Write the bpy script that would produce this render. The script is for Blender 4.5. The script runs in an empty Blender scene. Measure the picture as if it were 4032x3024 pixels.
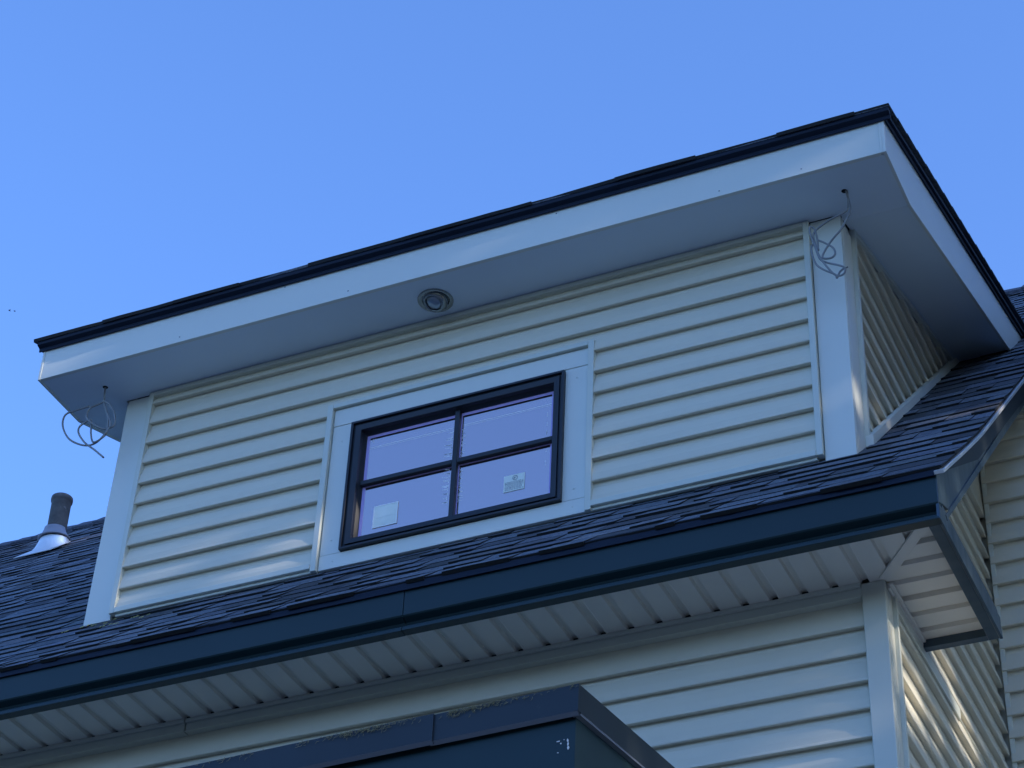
import bpy, bmesh, math, random
import numpy as np
from mathutils import Vector, Matrix
random.seed(7)
rng = np.random.default_rng(11)
SC = bpy.context.scene
COL = SC.collection

# ------------------------------------------------------------------ camera
CAMPOS = Vector((4.8045, -6.0806, -5.7182))
RM = [[0.9101596802585646, 0.22541874056697392, 0.3475568267676908],
      [0.4122931269335858, -0.5745256011262351, -0.7070606134793992],
      [0.04029558182919616, 0.7868333527830004, -0.6158486348392023]]
cam_data = bpy.data.cameras.new('camera')
cam = bpy.data.objects.new('camera', cam_data)
COL.objects.link(cam)
cam.matrix_world = Matrix.Translation(CAMPOS) @ Matrix(RM).to_4x4()
cam_data.sensor_width = 36.0
cam_data.lens = 8815.6 / 4032 * 36.0
cam_data.clip_start = 0.05
cam_data.clip_end = 3000
SC.camera = cam

# ------------------------------------------------------------------ light
SUN = Vector((0.91, -0.13, 0.39)).normalized()
el = math.asin(SUN.z)
rot = math.atan2(SUN.x, SUN.y)
w = bpy.data.worlds.new('World')
SC.world = w
w.use_nodes = True
nt = w.node_tree
bg = nt.nodes['Background']
sky = nt.nodes.new('ShaderNodeTexSky')
sky.sky_type = 'NISHITA'
sky.sun_disc = False
sky.sun_elevation = el
sky.sun_rotation = rot
sky.altitude = 200
sky.air_density = 1.0
sky.dust_density = 1.2
sky.ozone_density = 3.0
tint = nt.nodes.new('ShaderNodeMix')
tint.data_type = 'RGBA'; tint.blend_type = 'MULTIPLY'; tint.inputs[0].default_value = 1.0
tint.inputs[7].default_value = (0.84, 1.10, 1.55, 1)
nt.links.new(sky.outputs[0], tint.inputs[6])
nt.links.new(tint.outputs[2], bg.inputs[0])
bg.inputs[1].default_value = 0.15
ld = bpy.data.lights.new('sun', 'SUN')
ld.energy = 2.3
ld.angle = math.radians(0.53)
ld.color = (1.0, 0.90, 0.78)
sun = bpy.data.objects.new('sun', ld)
COL.objects.link(sun)
sun.location = SUN * 40
sun.rotation_euler = (-SUN).to_track_quat('-Z', 'Y').to_euler()
SC.view_settings.view_transform = 'Standard'
SC.view_settings.look = 'None'
SC.view_settings.exposure = 0.92
SC.view_settings.gamma = 1.0

# ------------------------------------------------------------------ materials
def new_mat(name, color, rough=0.5, metallic=0.0, spec=0.5):
    m = bpy.data.materials.new(name)
    m.use_nodes = True
    b = m.node_tree.nodes['Principled BSDF']
    b.inputs['Base Color'].default_value = (*color, 1)
    b.inputs['Roughness'].default_value = rough
    b.inputs['Metallic'].default_value = metallic
    b.inputs['Specular IOR Level'].default_value = spec
    return m, m.node_tree, b

def noise(nt, scale=(1, 1, 1), s=5.0, detail=4.0, rough=0.55):
    tc = nt.nodes.new('ShaderNodeTexCoord')
    mp = nt.nodes.new('ShaderNodeMapping')
    mp.inputs['Scale'].default_value = scale
    n = nt.nodes.new('ShaderNodeTexNoise')
    n.inputs['Scale'].default_value = s
    n.inputs['Detail'].default_value = detail
    n.inputs['Roughness'].default_value = rough
    nt.links.new(tc.outputs['Object'], mp.inputs[0])
    nt.links.new(mp.outputs[0], n.inputs['Vector'])
    return n

def ramp(nt, src, stops):
    r = nt.nodes.new('ShaderNodeValToRGB')
    els = r.color_ramp.elements
    while len(els) < len(stops):
        els.new(0.5)
    for e, (p, c) in zip(els, stops):
        e.position = p
        e.color = (*c, 1)
    nt.links.new(src, r.inputs[0])
    return r

def mixc(nt, fac, a, b, mode='MIX'):
    m = nt.nodes.new('ShaderNodeMix')
    m.data_type = 'RGBA'
    m.blend_type = mode
    for i, v in ((0, fac), (6, a), (7, b)):
        if hasattr(v, 'is_linked') or hasattr(v, 'links'):
            nt.links.new(v, m.inputs[i])
        elif i == 0:
            m.inputs[0].default_value = v
        else:
            m.inputs[i].default_value = (*v, 1)
    return m.outputs[2]

def bump(nt, b, src, strength, dist):
    bp = nt.nodes.new('ShaderNodeBump')
    bp.inputs['Strength'].default_value = strength
    bp.inputs['Distance'].default_value = dist
    nt.links.new(src, bp.inputs['Height'])
    if b.inputs['Normal'].is_linked:
        nt.links.new(b.inputs['Normal'].links[0].from_socket, bp.inputs['Normal'])
    nt.links.new(bp.outputs[0], b.inputs['Normal'])

def vary(m, nt, b, color, amt=0.06, s=3.0, scale=(1, 1, 1), dirt=None):
    n = noise(nt, scale, s)
    lo = tuple(c * (1 - amt) for c in color)
    hi = tuple(min(1, c * (1 + amt)) for c in color)
    r = ramp(nt, n.outputs[0], [(0.3, lo), (0.7, hi)])
    out = r.outputs[0]
    if dirt:
        n2 = noise(nt, (1, 1, 1), dirt[1], 8, 0.7)
        r2 = ramp(nt, n2.outputs[0], [(dirt[2], (0, 0, 0)), (min(1, dirt[2] + 0.12), (1, 1, 1))])
        out = mixc(nt, r2.outputs[0], out, dirt[0])
    nt.links.new(out, b.inputs['Base Color'])

def siding_mat(name, color, scale):
    m, t, b = new_mat(name, color, 0.72, 0, 0.3)
    vary(m, t, b, color, 0.035, 1.6)
    g = noise(t, scale, 26.0, 6, 0.6)        # embossed wood grain
    bump(t, b, g.outputs[0], 0.35, 0.0012)
    wv = noise(t, (1.2, 1.2, 7), 1.4, 2)     # slight oil-canning of the vinyl
    bump(t, b, wv.outputs[0], 0.35, 0.004)
    return m

SAGE = (0.69, 0.65, 0.535)
M = {}
M['siding'] = siding_mat('sage_vinyl', SAGE, (0.9, 0.9, 14))
M['siding_side'] = siding_mat('sage_vinyl_side', SAGE, (0.9, 0.9, 14))
m, t, b = new_mat('grained_trim', SAGE, 0.5)
vary(m, t, b, (0.64, 0.64, 0.55), 0.04, 2.0)
g = noise(t, (16, 16, 0.8), 22, 6); bump(t, b, g.outputs[0], 0.4, 0.0012)
M['corner_grain'] = m
m, t, b = new_mat('white_trim', (0.7, 0.71, 0.7), 0.42)
vary(m, t, b, (0.70, 0.72, 0.665), 0.03, 1.3, dirt=((0.6, 0.61, 0.57), 7.0, 0.70))
n = noise(t, (1, 1, 1), 2.2, 3); bump(t, b, n.outputs[0], 0.4, 0.006)
M['trim'] = m
m, t, b = new_mat('sage_trim', (0.6, 0.62, 0.55), 0.42)
vary(m, t, b, (0.64, 0.66, 0.58), 0.03, 1.6)
M['sage_trim'] = m
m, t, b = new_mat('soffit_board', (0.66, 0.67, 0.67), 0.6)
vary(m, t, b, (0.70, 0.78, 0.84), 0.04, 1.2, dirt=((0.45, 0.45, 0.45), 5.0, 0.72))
M['soffit'] = m
m, t, b = new_mat('vinyl_soffit', (0.6, 0.57, 0.5), 0.6)
vary(m, t, b, (0.76, 0.73, 0.65), 0.04, 2.0)
M['vinyl_soffit'] = m
m, t, b = new_mat('dark_teal_metal', (0.03, 0.065, 0.08), 0.45, 0, 0.4)
vary(m, t, b, (0.007, 0.028, 0.034), 0.10, 1.1, dirt=((0.04, 0.06, 0.07), 9.0, 0.68))
n = noise(t, (0.6, 0.6, 2), 2.0, 2); bump(t, b, n.outputs[0], 0.6, 0.01)
M['teal'] = m
m, t, b = new_mat('teal_metal_sky_sheen', (0.05, 0.085, 0.11), 0.33, 0.35)  # lighter copy of the gutter teal, sky sheen put into its colour
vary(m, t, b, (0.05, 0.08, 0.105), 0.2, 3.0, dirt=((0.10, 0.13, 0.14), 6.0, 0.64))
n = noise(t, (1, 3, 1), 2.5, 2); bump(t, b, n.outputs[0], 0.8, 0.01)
M['teal_sheen'] = m
m, t, b = new_mat('dark_edging_metal', (0.03, 0.035, 0.05), 0.5)
vary(m, t, b, (0.011, 0.019, 0.027), 0.15, 4.0, dirt=((0.08, 0.08, 0.07), 14.0, 0.66))
M['edging'] = m
m, t, b = new_mat('hemmed_metal', (0.2, 0.22, 0.26), 0.45, 0.4)
M['hem'] = m
m, t, b = new_mat('window_frame_black', (0.018, 0.022, 0.03), 0.42, 0, 0.4)
vary(m, t, b, (0.02, 0.025, 0.034), 0.1, 3.0)
M['frame'] = m
m, t, b = new_mat('bright_flashing', (0.6, 0.62, 0.64), 0.35, 0.7)
vary(m, t, b, (0.86, 0.87, 0.88), 0.1, 6.0)
b.inputs['Metallic'].default_value = 0.6; b.inputs['Roughness'].default_value = 0.38
M['flash'] = m
m, t, b = new_mat('drip_edge_metal', (0.8, 0.82, 0.85), 0.35, 0.5)
M['drip'] = m
M['black_metal'] = new_mat('black_drip_metal_and_shade', (0.010, 0.018, 0.038), 0.6, 0, 0.2)[0]
# shingles: granules
m, t, b = new_mat('asphalt_shingle', (0.04, 0.042, 0.05), 0.75, 0, 0.5)
n1 = noise(t, (1, 1, 1), 420, 2, 0.6)
n2 = noise(t, (1, 1, 1), 4.5, 3, 0.6)
n3 = noise(t, (1, 1, 1), 60, 3, 0.7)
r1 = ramp(t, n1.outputs[0], [(0.3, (0.05, 0.06, 0.08)), (0.6, (0.16, 0.19, 0.235)), (0.8, (0.34, 0.375, 0.42))])
out3 = ramp(t, n3.outputs[0], [(0.35, (0.55, 0.55, 0.58)), (0.65, (1.3, 1.3, 1.28))])
r2 = ramp(t, n2.outputs[0], [(0.3, (0.75, 0.75, 0.78)), (0.7, (1.15, 1.15, 1.12))])
out = mixc(t, 1.0, r1.outputs[0], r2.outputs[0], 'MULTIPLY')
out = mixc(t, 1.0, out, out3.outputs[0], 'MULTIPLY')
at = t.nodes.new('ShaderNodeAttribute'); at.attribute_name = 'tone'
out = mixc(t, 1.0, out, at.outputs['Color'], 'MULTIPLY')
t.links.new(out, b.inputs['Base Color'])
bump(t, b, n1.outputs[0], 0.6, 0.002)
bump(t, b, n3.outputs[0], 0.5, 0.004)
M['shingle'] = m
# coated glass
m = bpy.data.materials.new('coated_glass'); m.use_nodes = True
t = m.node_tree; t.nodes.clear()
o = t.nodes.new('ShaderNodeOutputMaterial')
gl = t.nodes.new('ShaderNodeBsdfGlossy'); gl.inputs['Color'].default_value = (0.92, 0.74, 0.70, 1); gl.inputs['Roughness'].default_value = 0.02
tr = t.nodes.new('ShaderNodeBsdfTransparent'); tr.inputs['Color'].default_value = (0.62, 0.62, 0.75, 1)
mx = t.nodes.new('ShaderNodeMixShader'); mx.inputs[0].default_value = 0.72
t.links.new(tr.outputs[0], mx.inputs[1]); t.links.new(gl.outputs[0], mx.inputs[2]); t.links.new(mx.outputs[0], o.inputs[0])
n = noise(t, (1, 1, 1), 1.5, 2)
bp = t.nodes.new('ShaderNodeBump'); bp.inputs['Strength'].default_value = 0.15; bp.inputs['Distance'].default_value = 0.004
t.links.new(n.outputs[0], bp.inputs['Height']); t.links.new(bp.outputs[0], gl.inputs['Normal'])
M['glass'] = m
M['edge_reflection'] = new_mat('violet_edge_reflection', (0.55, 0.45, 0.85), 0.3, 0.0)[0]  # violet colour stands in for the reflection along pane edges
M['room'] = new_mat('unlit_room_paint', (0.55, 0.55, 0.6), 0.9)[0]
m, t, b = new_mat('sticker_paper', (0.7, 0.75, 0.72), 0.7); vary(m, t, b, (0.80, 0.86, 0.80), 0.06, 12)
M['paper'] = m
b.inputs['Emission Strength'].default_value = 0.0
M['ink'] = new_mat('sticker_ink', (0.16, 0.2, 0.25), 0.7)[0]
M['smear_reflect'] = new_mat('smear_and_reflection', (0.95, 0.96, 0.97), 0.5)[0]
M['cable'] = new_mat('cable_sheath', (0.24, 0.25, 0.26), 0.45)[0]
M['cable_dark'] = new_mat('cable_inner', (0.12, 0.12, 0.13), 0.5)[0]
M['hole'] = new_mat('hole_dark', (0.01, 0.01, 0.012), 0.9)[0]
m, t, b = new_mat('weathered_pipe', (0.1, 0.095, 0.09), 0.8)
vary(m, t, b, (0.10, 0.095, 0.095), 0.35, 14, dirt=((0.32, 0.31, 0.3), 22.0, 0.60))
n = noise(t, (1, 1, 1), 60, 4); bump(t, b, n.outputs[0], 0.5, 0.004)
M['pipe'] = m
M['rubber'] = new_mat('grey_boot', (0.26, 0.27, 0.33), 0.45)[0]
M['chrome'] = new_mat('brushed_nickel', (0.30, 0.32, 0.32), 0.26, 0.8)[0]
M['lens'] = new_mat('lamp_lens', (0.32, 0.38, 0.46), 0.06, 0.5, 1.0)[0]
M['chip'] = new_mat('bare_chip', (0.7, 0.7, 0.68), 0.7)[0]
M['needle'] = new_mat('dry_needles', (0.30, 0.25, 0.12), 0.9)[0]
M['seed'] = new_mat('pale_seed', (0.5, 0.48, 0.2), 0.9)[0]
m, t, b = new_mat('lawn', (0.06, 0.09, 0.03), 0.95)
vary(m, t, b, (0.078, 0.095, 0.110), 0.3, 0.6)
M['grass'] = m
m, t, b = new_mat('leaf', (0.06, 0.11, 0.03), 0.6); vary(m, t, b, (0.06, 0.11, 0.035), 0.35, 3)
M['leaf'] = m
m, t, b = new_mat('bark', (0.1, 0.08, 0.06), 0.9); vary(m, t, b, (0.1, 0.08, 0.06), 0.35, 8, (1, 1, 0.2))
M['bark'] = m
M['insect'] = new_mat('insect_dark', (0.03, 0.03, 0.035), 0.6)[0]

# ------------------------------------------------------------------ object helpers
ORIG = {}
def empty(name, loc, label, cat, group=None):
    o = bpy.data.objects.new(name, None)
    o.empty_display_size = 0.3
    o.location = loc
    COL.objects.link(o)
    o['label'] = label
    o['category'] = cat
    if group:
        o['group'] = group
    ORIG[o.name] = Vector(loc)
    return o

def obj(name, bm, mat, parent=None, label=None, smooth=False, bev=None, kind=None):
    """world-space bmesh -> one mesh object"""
    mats = mat if isinstance(mat, (list, tuple)) else [mat]
    org = ORIG[parent.name].copy() if parent is not None else Vector((0, 0, 0))
    if parent is None and len(bm.verts):
        lo = Vector((min(v.co.x for v in bm.verts), min(v.co.y for v in bm.verts), min(v.co.z for v in bm.verts)))
        hi = Vector((max(v.co.x for v in bm.verts), max(v.co.y for v in bm.verts), max(v.co.z for v in bm.verts)))
        org = Vector(((lo.x + hi.x) / 2, (lo.y + hi.y) / 2, lo.z))
    bmesh.ops.translate(bm, verts=bm.verts, vec=-org)
    me = bpy.data.meshes.new(name)
    bm.to_mesh(me)
    bm.free()
    for k in mats:
        me.materials.append(M[k])
    if smooth:
        for p in me.polygons:
            p.use_smooth = True
    o = bpy.data.objects.new(name, me)
    COL.objects.link(o)
    if parent is not None:
        o.parent = parent
    else:
        o.location = org
    ORIG[o.name] = org
    if label:
        o['label'] = label
    if kind:
        o['kind'] = kind
    if bev:
        md = o.modifiers.new('edge', 'BEVEL')
        md.width = bev; md.segments = 2; md.limit_method = 'ANGLE'; md.angle_limit = 0.6
    return o

def BM():
    return bmesh.new()

def box(bm, x0, x1, y0, y1, z0, z1, mi=0):
    vs = [bm.verts.new(p) for p in ((x0, y0, z0), (x1, y0, z0), (x1, y1, z0), (x0, y1, z0), (x0, y0, z1), (x1, y0, z1), (x1, y1, z1), (x0, y1, z1))]
    for f in ((0, 3, 2, 1), (4, 5, 6, 7), (0, 1, 5, 4), (1, 2, 6, 5), (2, 3, 7, 6), (3, 0, 4, 7)):
        fc = bm.faces.new([vs[i] for i in f]); fc.material_index = mi
    return bm

def extr(bm, pts, axis, a, b, mi=0):
    """closed 2-D outline swept along an axis. axis 'x': pts=(y,z); 'y': pts=(x,z); 'z': pts=(x,y)"""
    def P(q, t):
        return {'x': (t, q[0], q[1]), 'y': (q[0], t, q[1]), 'z': (q[0], q[1], t)}[axis]
    A = [bm.verts.new(P(q, a)) for q in pts]
    B = [bm.verts.new(P(q, b)) for q in pts]
    n = len(pts)
    fs = [bm.faces.new((A[i], A[(i + 1) % n], B[(i + 1) % n], B[i])) for i in range(n)]
    fs.append(bm.faces.new(A[::-1])); fs.append(bm.faces.new(B))
    for f in fs:
        f.material_index = mi
    bmesh.ops.recalc_face_normals(bm, faces=fs)
    return bm

def cut(bm, co, no, fill=True):
    """remove what lies on the +no side"""
    r = bmesh.ops.bisect_plane(bm, geom=bm.verts[:] + bm.edges[:] + bm.faces[:], plane_co=co, plane_no=no, clear_outer=True)
    if fill:
        eds = [e for e in r['geom_cut'] if isinstance(e, bmesh.types.BMEdge)]
        try:
            bmesh.ops.holes_fill(bm, edges=eds)
        except Exception:
            pass
    return bm

def tube(bm, pts, r, seg=10, close=True, mi=0, radii=None):
    P = [Vector(p) for p in pts]
    rings = []
    prev = None
    for i, p in enumerate(P):
        d = (P[min(i + 1, len(P) - 1)] - P[max(i - 1, 0)])
        d = d.normalized() if d.length > 1e-7 else Vector((0, 0, 1))
        a = (prev - d * prev.dot(d)) if prev is not None else d.orthogonal()
        if a.length < 1e-4: a = d.orthogonal()
        a.normalize(); prev = a; c = d.cross(a).normalized()
        rr = radii[i] if radii else r
        rings.append([bm.verts.new(p + (a * math.cos(2 * math.pi * k / seg) + c * math.sin(2 * math.pi * k / seg)) * rr) for k in range(seg)])
    for A, B in zip(rings, rings[1:]):
        for k in range(seg):
            f = bm.faces.new((A[k], A[(k + 1) % seg], B[(k + 1) % seg], B[k])); f.material_index = mi; f.smooth = True
    if close:
        bm.faces.new(rings[0][::-1]).material_index = mi
        bm.faces.new(rings[-1]).material_index = mi
    return bm

def spline(pts, n=8):
    P = [Vector(p) for p in pts]
    Q = [P[0]] + P + [P[-1]]
    out = []
    for i in range(1, len(Q) - 2):
        a, b_, c, d = Q[i - 1], Q[i], Q[i + 1], Q[i + 2]
        for k in range(n):
            s = k / n
            out.append(0.5 * ((2 * b_) + (c - a) * s + (2 * a - 5 * b_ + 4 * c - d) * s * s + (3 * b_ - a - 3 * c + d) * s ** 3))
    out.append(P[-1])
    return out

def lathe(bm, prof, center, axis=Vector((0, 0, 1)), seg=32, mi=0, smooth=True):
    """prof: (radius, height) list"""
    axis = axis.normalized()
    a = axis.orthogonal().normalized(); c = axis.cross(a)
    rings = []
    for r, h in prof:
        rings.append([bm.verts.new(center + axis * h + (a * math.cos(2 * math.pi * k / seg) + c * math.sin(2 * math.pi * k / seg)) * max(r, 1e-4)) for k in range(seg)])
    for A, B in zip(rings, rings[1:]):
        for k in range(seg):
            f = bm.faces.new((A[k], A[(k + 1) % seg], B[(k + 1) % seg], B[k])); f.material_index = mi; f.smooth = smooth
    return bm

def siding_outline(zs, out0, top, sgn=-1, depth=0.0230):
    """Dutch-lap outline. zs: butt heights ascending as (z, is_joint); returns (d, z) with d measured from the wall plane, sgn = outward"""
    pts = []
    for i, (z, joint) in enumerate(zs):
        H = (zs[i + 1][0] if i + 1 < len(zs) else top) - z
        if joint:
            pts += [(0.001, z + 0.006), (0.001, z + 0.001), (depth + 0.001, z - 0.003), (depth + 0.003, z - 0.0015), (depth + 0.002, z + 0.004)]
        else:
            pts += [(0.0035, z + 0.004), (depth - 0.004, z - 0.0005), (depth - 0.001, z + 0.001), (depth, z + 0.005)]
        pts += [(depth - 0.0010, z + H * 0.10), (depth - 0.0050, z + H * 0.36), (0.0068, z + H * 0.70), (0.0036, z + H * 0.80), (0.0028, z + H - 0.002)]
    zt = pts[-1][1]; zb = pts[0][1]
    pts = [(-0.012, zb)] + pts + [(-0.012, zt)]
    return [(out0 + sgn * d, z) for d, z in pts]

# ------------------------------------------------------------------ dimensions
W = 3.15
ZB = -1.1107
S = 0.98
A = math.atan(S)
OV, D, H = 0.2584, 0.2665, 0.1732
XL, YL = 3.3014, -0.3283
ZS = -1.859          # main eave soffit
YG, ZG = -0.6322, -1.8883
XG = 3.56
YW = 1.245           # wing wall
GROUND = -7.32

house = empty('house', (0, 0, GROUND), 'two storey sage green sided house with shed dormer, dark shingles and dark teal gutter', 'house')

# ================================================================== ground
bm = BM(); 
vs = [bm.verts.new(p) for p in ((-700, -700, GROUND), (700, -700, GROUND), (700, 700, GROUND), (-700, 700, GROUND))]
bm.faces.new(vs)
g = obj('ground', bm, 'grass', kind='structure')

# ================================================================== dormer front wall
H1 = 0.1021
zs = [(-0.0605 - H1 * k, k % 2 == 0) for k in range(10, -1, -1)]
prof = siding_outline(zs, 0.009, -0.005)
bm = BM()
def siding_piece(x0, x1, z0=None, z1=None):
    b2 = BM(); extr(b2, prof, 'x', x0, x1)
    if z0 is not None: cut(b2, (0, 0, z0), (0, 0, -1))
    if z1 is not None: cut(b2, (0, 0, z1), (0, 0, 1))
    me = bpy.data.meshes.new('t'); b2.to_mesh(me); b2.free(); bm.from_mesh(me); bpy.data.meshes.remove(me)
siding_piece(0.135, 1.03, z0=-1.085, z1=-0.3255)
siding_piece(2.145, 3.020, z0=-1.085, z1=-0.3255)
siding_piece(0.135, 3.020, z0=-0.3255)
# sheathing behind, with the window opening left free
for q in ((0.02, 1.15, -1.5, 0.0), (2.03, 3.13, -1.5, 0.0), (1.15, 2.03, -0.45, 0.0), (1.15, 2.03, -1.5, -1.02)):
    box(bm, q[0], q[1], 0.0255, 0.036, q[2], q[3])
wall = obj('dormer_wall', bm, 'siding', house, 'front wall of the dormer in sage dutch lap siding')
M['trim_s'] = M['trim']

def corner_board_front(bm, xa_t, xb_t, xa_b, xb_b, zt, zb, y0, y1):
    vs = [bm.verts.new(p) for p in ((xa_b, y0, zb), (xb_b, y0, zb), (xb_b, y1, zb), (xa_b, y1, zb), (xa_t, y0, zt), (xb_t, y0, zt), (xb_t, y1, zt), (xa_t, y1, zt))]
    for f in ((0, 3, 2, 1), (4, 5, 6, 7), (0, 1, 5, 4), (1, 2, 6, 5), (2, 3, 7, 6), (3, 0, 4, 7)):
        bm.faces.new([vs[i] for i in f])
bm = BM()
corner_board_front(bm, 0.013, 0.127, -0.009, 0.115, -0.0005, ZB, 0.0, 0.018)
box(bm, -0.006, 0.004, 0.019, 0.13, ZB - 0.02, -0.001)
obj('corner_board', bm, 'trim', wall, bev=0.0015)
bm = BM()
corner_board_front(bm, 3.031, 3.149, 3.039, 3.1515, -0.0005, ZB, 0.0, 0.018)
box(bm, 3.128, 3.1495, 0.019, 0.13, ZB - 0.03, -0.001)
box(bm, 3.1495, 3.1525, 0.012, 0.022, ZB + 0.01, -0.002)
obj('corner_board', bm, 'trim', wall, bev=0.0015)

def jstrip_v(bm, xa_t, xa_b, wdt, zt, zb, y0=-0.0185, y1=0.012):
    corner_board_front(bm, xa_t, xa_t + wdt, xa_b, xa_b + wdt, zt, zb, y0, y1)
bm = BM(); jstrip_v(bm, 0.1285, 0.1165, 0.0235, -0.001, -1.092); obj('j_channel', bm, 'sage_trim', wall, bev=0.002)
bm = BM(); jstrip_v(bm, 3.005, 3.0125, 0.0235, -0.001, -1.092); obj('j_channel', bm, 'sage_trim', wall, bev=0.002)
bm = BM(); box(bm, 0.153, 3.004, -0.018, 0.010, -0.021, -0.0008); box(bm, 0.153, 3.004, -0.013, 0.010, -0.0235, -0.0215)
obj('top_channel', bm, 'sage_trim', wall, bev=0.002)
for a_, b_ in ((0.1415, 1.012), (2.163, 3.0115)):
    bm = BM(); box(bm, a_, b_, -0.020, 0.010, -1.092, -1.068); box(bm, a_, b_, -0.006, 0.010, -1.104, -1.0925)
    obj('bottom_channel', bm, 'sage_trim', wall, bev=0.002)

# ================================================================== window
win = empty('window', (1.587, 0, -1.1), '', 'x')
del win['category']; del win['label']
win.location = Vector((1.587, 0, -1.1)) - ORIG[house.name]
win.parent = house
ORIG[win.name] = Vector((1.587, 0, -1.1))
xt1, xt2, zt1, zt2 = 1.040, 2.1345, -0.3382, -1.0995
xw1, xw2, zw1, zw2 = 1.129, 2.042, -0.4296, -1.032
for (x0, x1, z0, z1) in ((xt1, xt2, zw1 + 0.0015 + 0.010, zt1), (xt1, xt2, zt2, zw2 - 0.0025), (xt1, xw1 + 0.002, zw2 - 0.0005, zw1 + 0.0095), (xw2 - 0.002, xt2, zw2 - 0.0005, zw1 + 0.0095)):
    bm = BM(); box(bm, x0, x1, 0.0 if (x1 - x0) < 0.5 else -0.0015, 0.018, z0, z1)
    obj('trim_board', bm, 'trim', win, bev=0.0015)
bm = BM()
box(bm, 1.0125, 1.037, -0.017, 0.012, -1.104, -0.3135)
box(bm, 2.1375, 2.1625, -0.017, 0.012, -1.104, -0.3135)
box(bm, 1.0375, 2.137, -0.0165, 0.012, -0.335, -0.3135)
obj('trim_channel', bm, 'sage_trim', win, bev=0.002)
bm = BM()
for x, z in ((2.088, -0.47), (2.088, -0.985), (2.085, -1.065), (1.085, -0.50), (1.085, -0.97), (1.10, -1.068)):
    bm = BM(); lathe(bm, [(0.0, 0.0018), (0.0024, 0.0012), (0.0032, 0.0)], Vector((x, -0.0016, z)), Vector((0, -1, 0)), 10)
    obj('screw_head', bm, 'trim', win)

def ring(bm, x0, x1, z0, z1, t, ya, yb, slope=0.0):
    """mitred rectangular ring: outer rect, thickness t; front face from ya (outer edge) to ya+slope (inner edge)"""
    o_ = [(x0, z0), (x1, z0), (x1, z1), (x0, z1)]
    i_ = [(x0 + t, z0 + t), (x1 - t, z0 + t), (x1 - t, z1 - t), (x0 + t, z1 - t)]
    OF = [bm.verts.new((x, ya, z)) for x, z in o_]; IF = [bm.verts.new((x, ya + slope, z)) for x, z in i_]
    OB = [bm.verts.new((x, yb, z)) for x, z in o_]; IB = [bm.verts.new((x, yb, z)) for x, z in i_]
    for k in range(4):
        n_ = (k + 1) % 4
        bm.faces.new((OF[k], OF[n_], IF[n_], IF[k]))
        bm.faces.new((OB[k], IB[k], IB[n_], OB[n_]))
        bm.faces.new((OF[k], OB[k], OB[n_], OF[n_]))
        bm.faces.new((IF[k], IF[n_], IB[n_], IB[k]))
bm = BM()
ring(bm, xw1, xw2, zw2, zw1, 0.010, -0.018, 0.02)
ring(bm, xw1 + 0.0102, xw2 - 0.0102, zw2 + 0.0102, zw1 - 0.0102, 0.010, -0.007, 0.02)
obj('frame', bm, 'frame', win, bev=0.0012)
bm = BM()
ring(bm, xw1 + 0.0205, xw2 - 0.0205, zw2 + 0.0205, zw1 - 0.0205, 0.024, -0.014, 0.04, 0.003)
ring(bm, xw1 + 0.0447, xw2 - 0.0447, zw2 + 0.0447, zw1 - 0.0447, 0.009, 0.006, 0.04, 0.016)
# fine mitre seams of the sash corners
obj('sash', bm, 'frame', win, bev=0.0012)
gx1, gx2, gz1, gz2 = xw1 + 0.0535, xw2 - 0.0535, zw1 - 0.0535, zw2 + 0.0535
mxc, mzc = 1.5845, -0.7215
bm = BM(); box(bm, mxc - 0.0105, mxc + 0.0105, 0.006, 0.026, gz2 - 0.002, gz1 + 0.002)
obj('muntin', bm, 'frame', win, bev=0.003)
bm = BM(); box(bm, gx1 - 0.002, mxc - 0.011, 0.007, 0.026, mzc - 0.0105, mzc + 0.0105); box(bm, mxc + 0.011, gx2 + 0.002, 0.007, 0.026, mzc - 0.0105, mzc + 0.0105)
obj('muntin', bm, 'frame', win, bev=0.003)
for (x0, x1) in ((gx1, mxc), (mxc, gx2)):
    for (z0, z1) in ((gz2, mzc), (mzc, gz1)):
        bm = BM(); box(bm, x0, x1, 0.0275, 0.0305, z0, z1)
        obj('pane', bm, 'glass', win)
bm = BM()
for (x0, x1) in ((gx1, mxc), (mxc, gx2)):
    for (z0, z1) in ((gz2, mzc), (mzc, gz1)):
        ring(bm, x0 + 0.001, x1 - 0.001, z0 + 0.001, z1 - 0.001, 0.013, 0.0270, 0.0274)
obj('pane_edge_reflection', bm, 'edge_reflection', win)  # reflection along the pane edges, drawn as violet rings on the glass
# room behind
bm = BM(); box(bm, 1.15, 2.03, 0.12, 0.9, -1.02, -0.45)
for f in bm.faces: f.normal_flip()
bm.faces.ensure_lookup_table()
obj('room_lining', bm, 'room', win)
# stickers on the glass
bm = BM(); box(bm, 1.243, 1.347, 0.0255, 0.0268, -0.937, -0.836)
s1 = obj('sticker', bm, 'paper', win, 'blank pale square sticker on the lower left pane')
bm = BM(); ring(bm, 1.243, 1.347, -0.937, -0.836, 0.004, 0.0248, 0.0254); box(bm, 1.248, 1.342, 0.0249, 0.0254, -0.893, -0.8925)
obj('sticker_border', bm, 'smear_reflect', win)
bm = BM(); box(bm, 1.790, 1.875, 0.0255, 0.0268, -0.911, -0.837)
s2 = obj('sticker', bm, 'paper', win, 'printed pale label with round emblem on the lower right pane')
bm = BM()
lathe(bm, [(0.0088, 0), (0.0088, 0.0006), (0.0108, 0.0006), (0.0108, 0)], Vector((1.836, 0.0254, -0.8525)), Vector((0, -1, 0)), 24)
lathe(bm, [(0.0, 0.0006), (0.003, 0.0006), (0.003, 0)], Vector((1.8345, 0.0254, -0.8515)), Vector((0, -1, 0)), 10)
tube(bm, [(1.829, 0.0250, -0.858), (1.843, 0.0250, -0.847)], 0.0008, 5)
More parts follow.
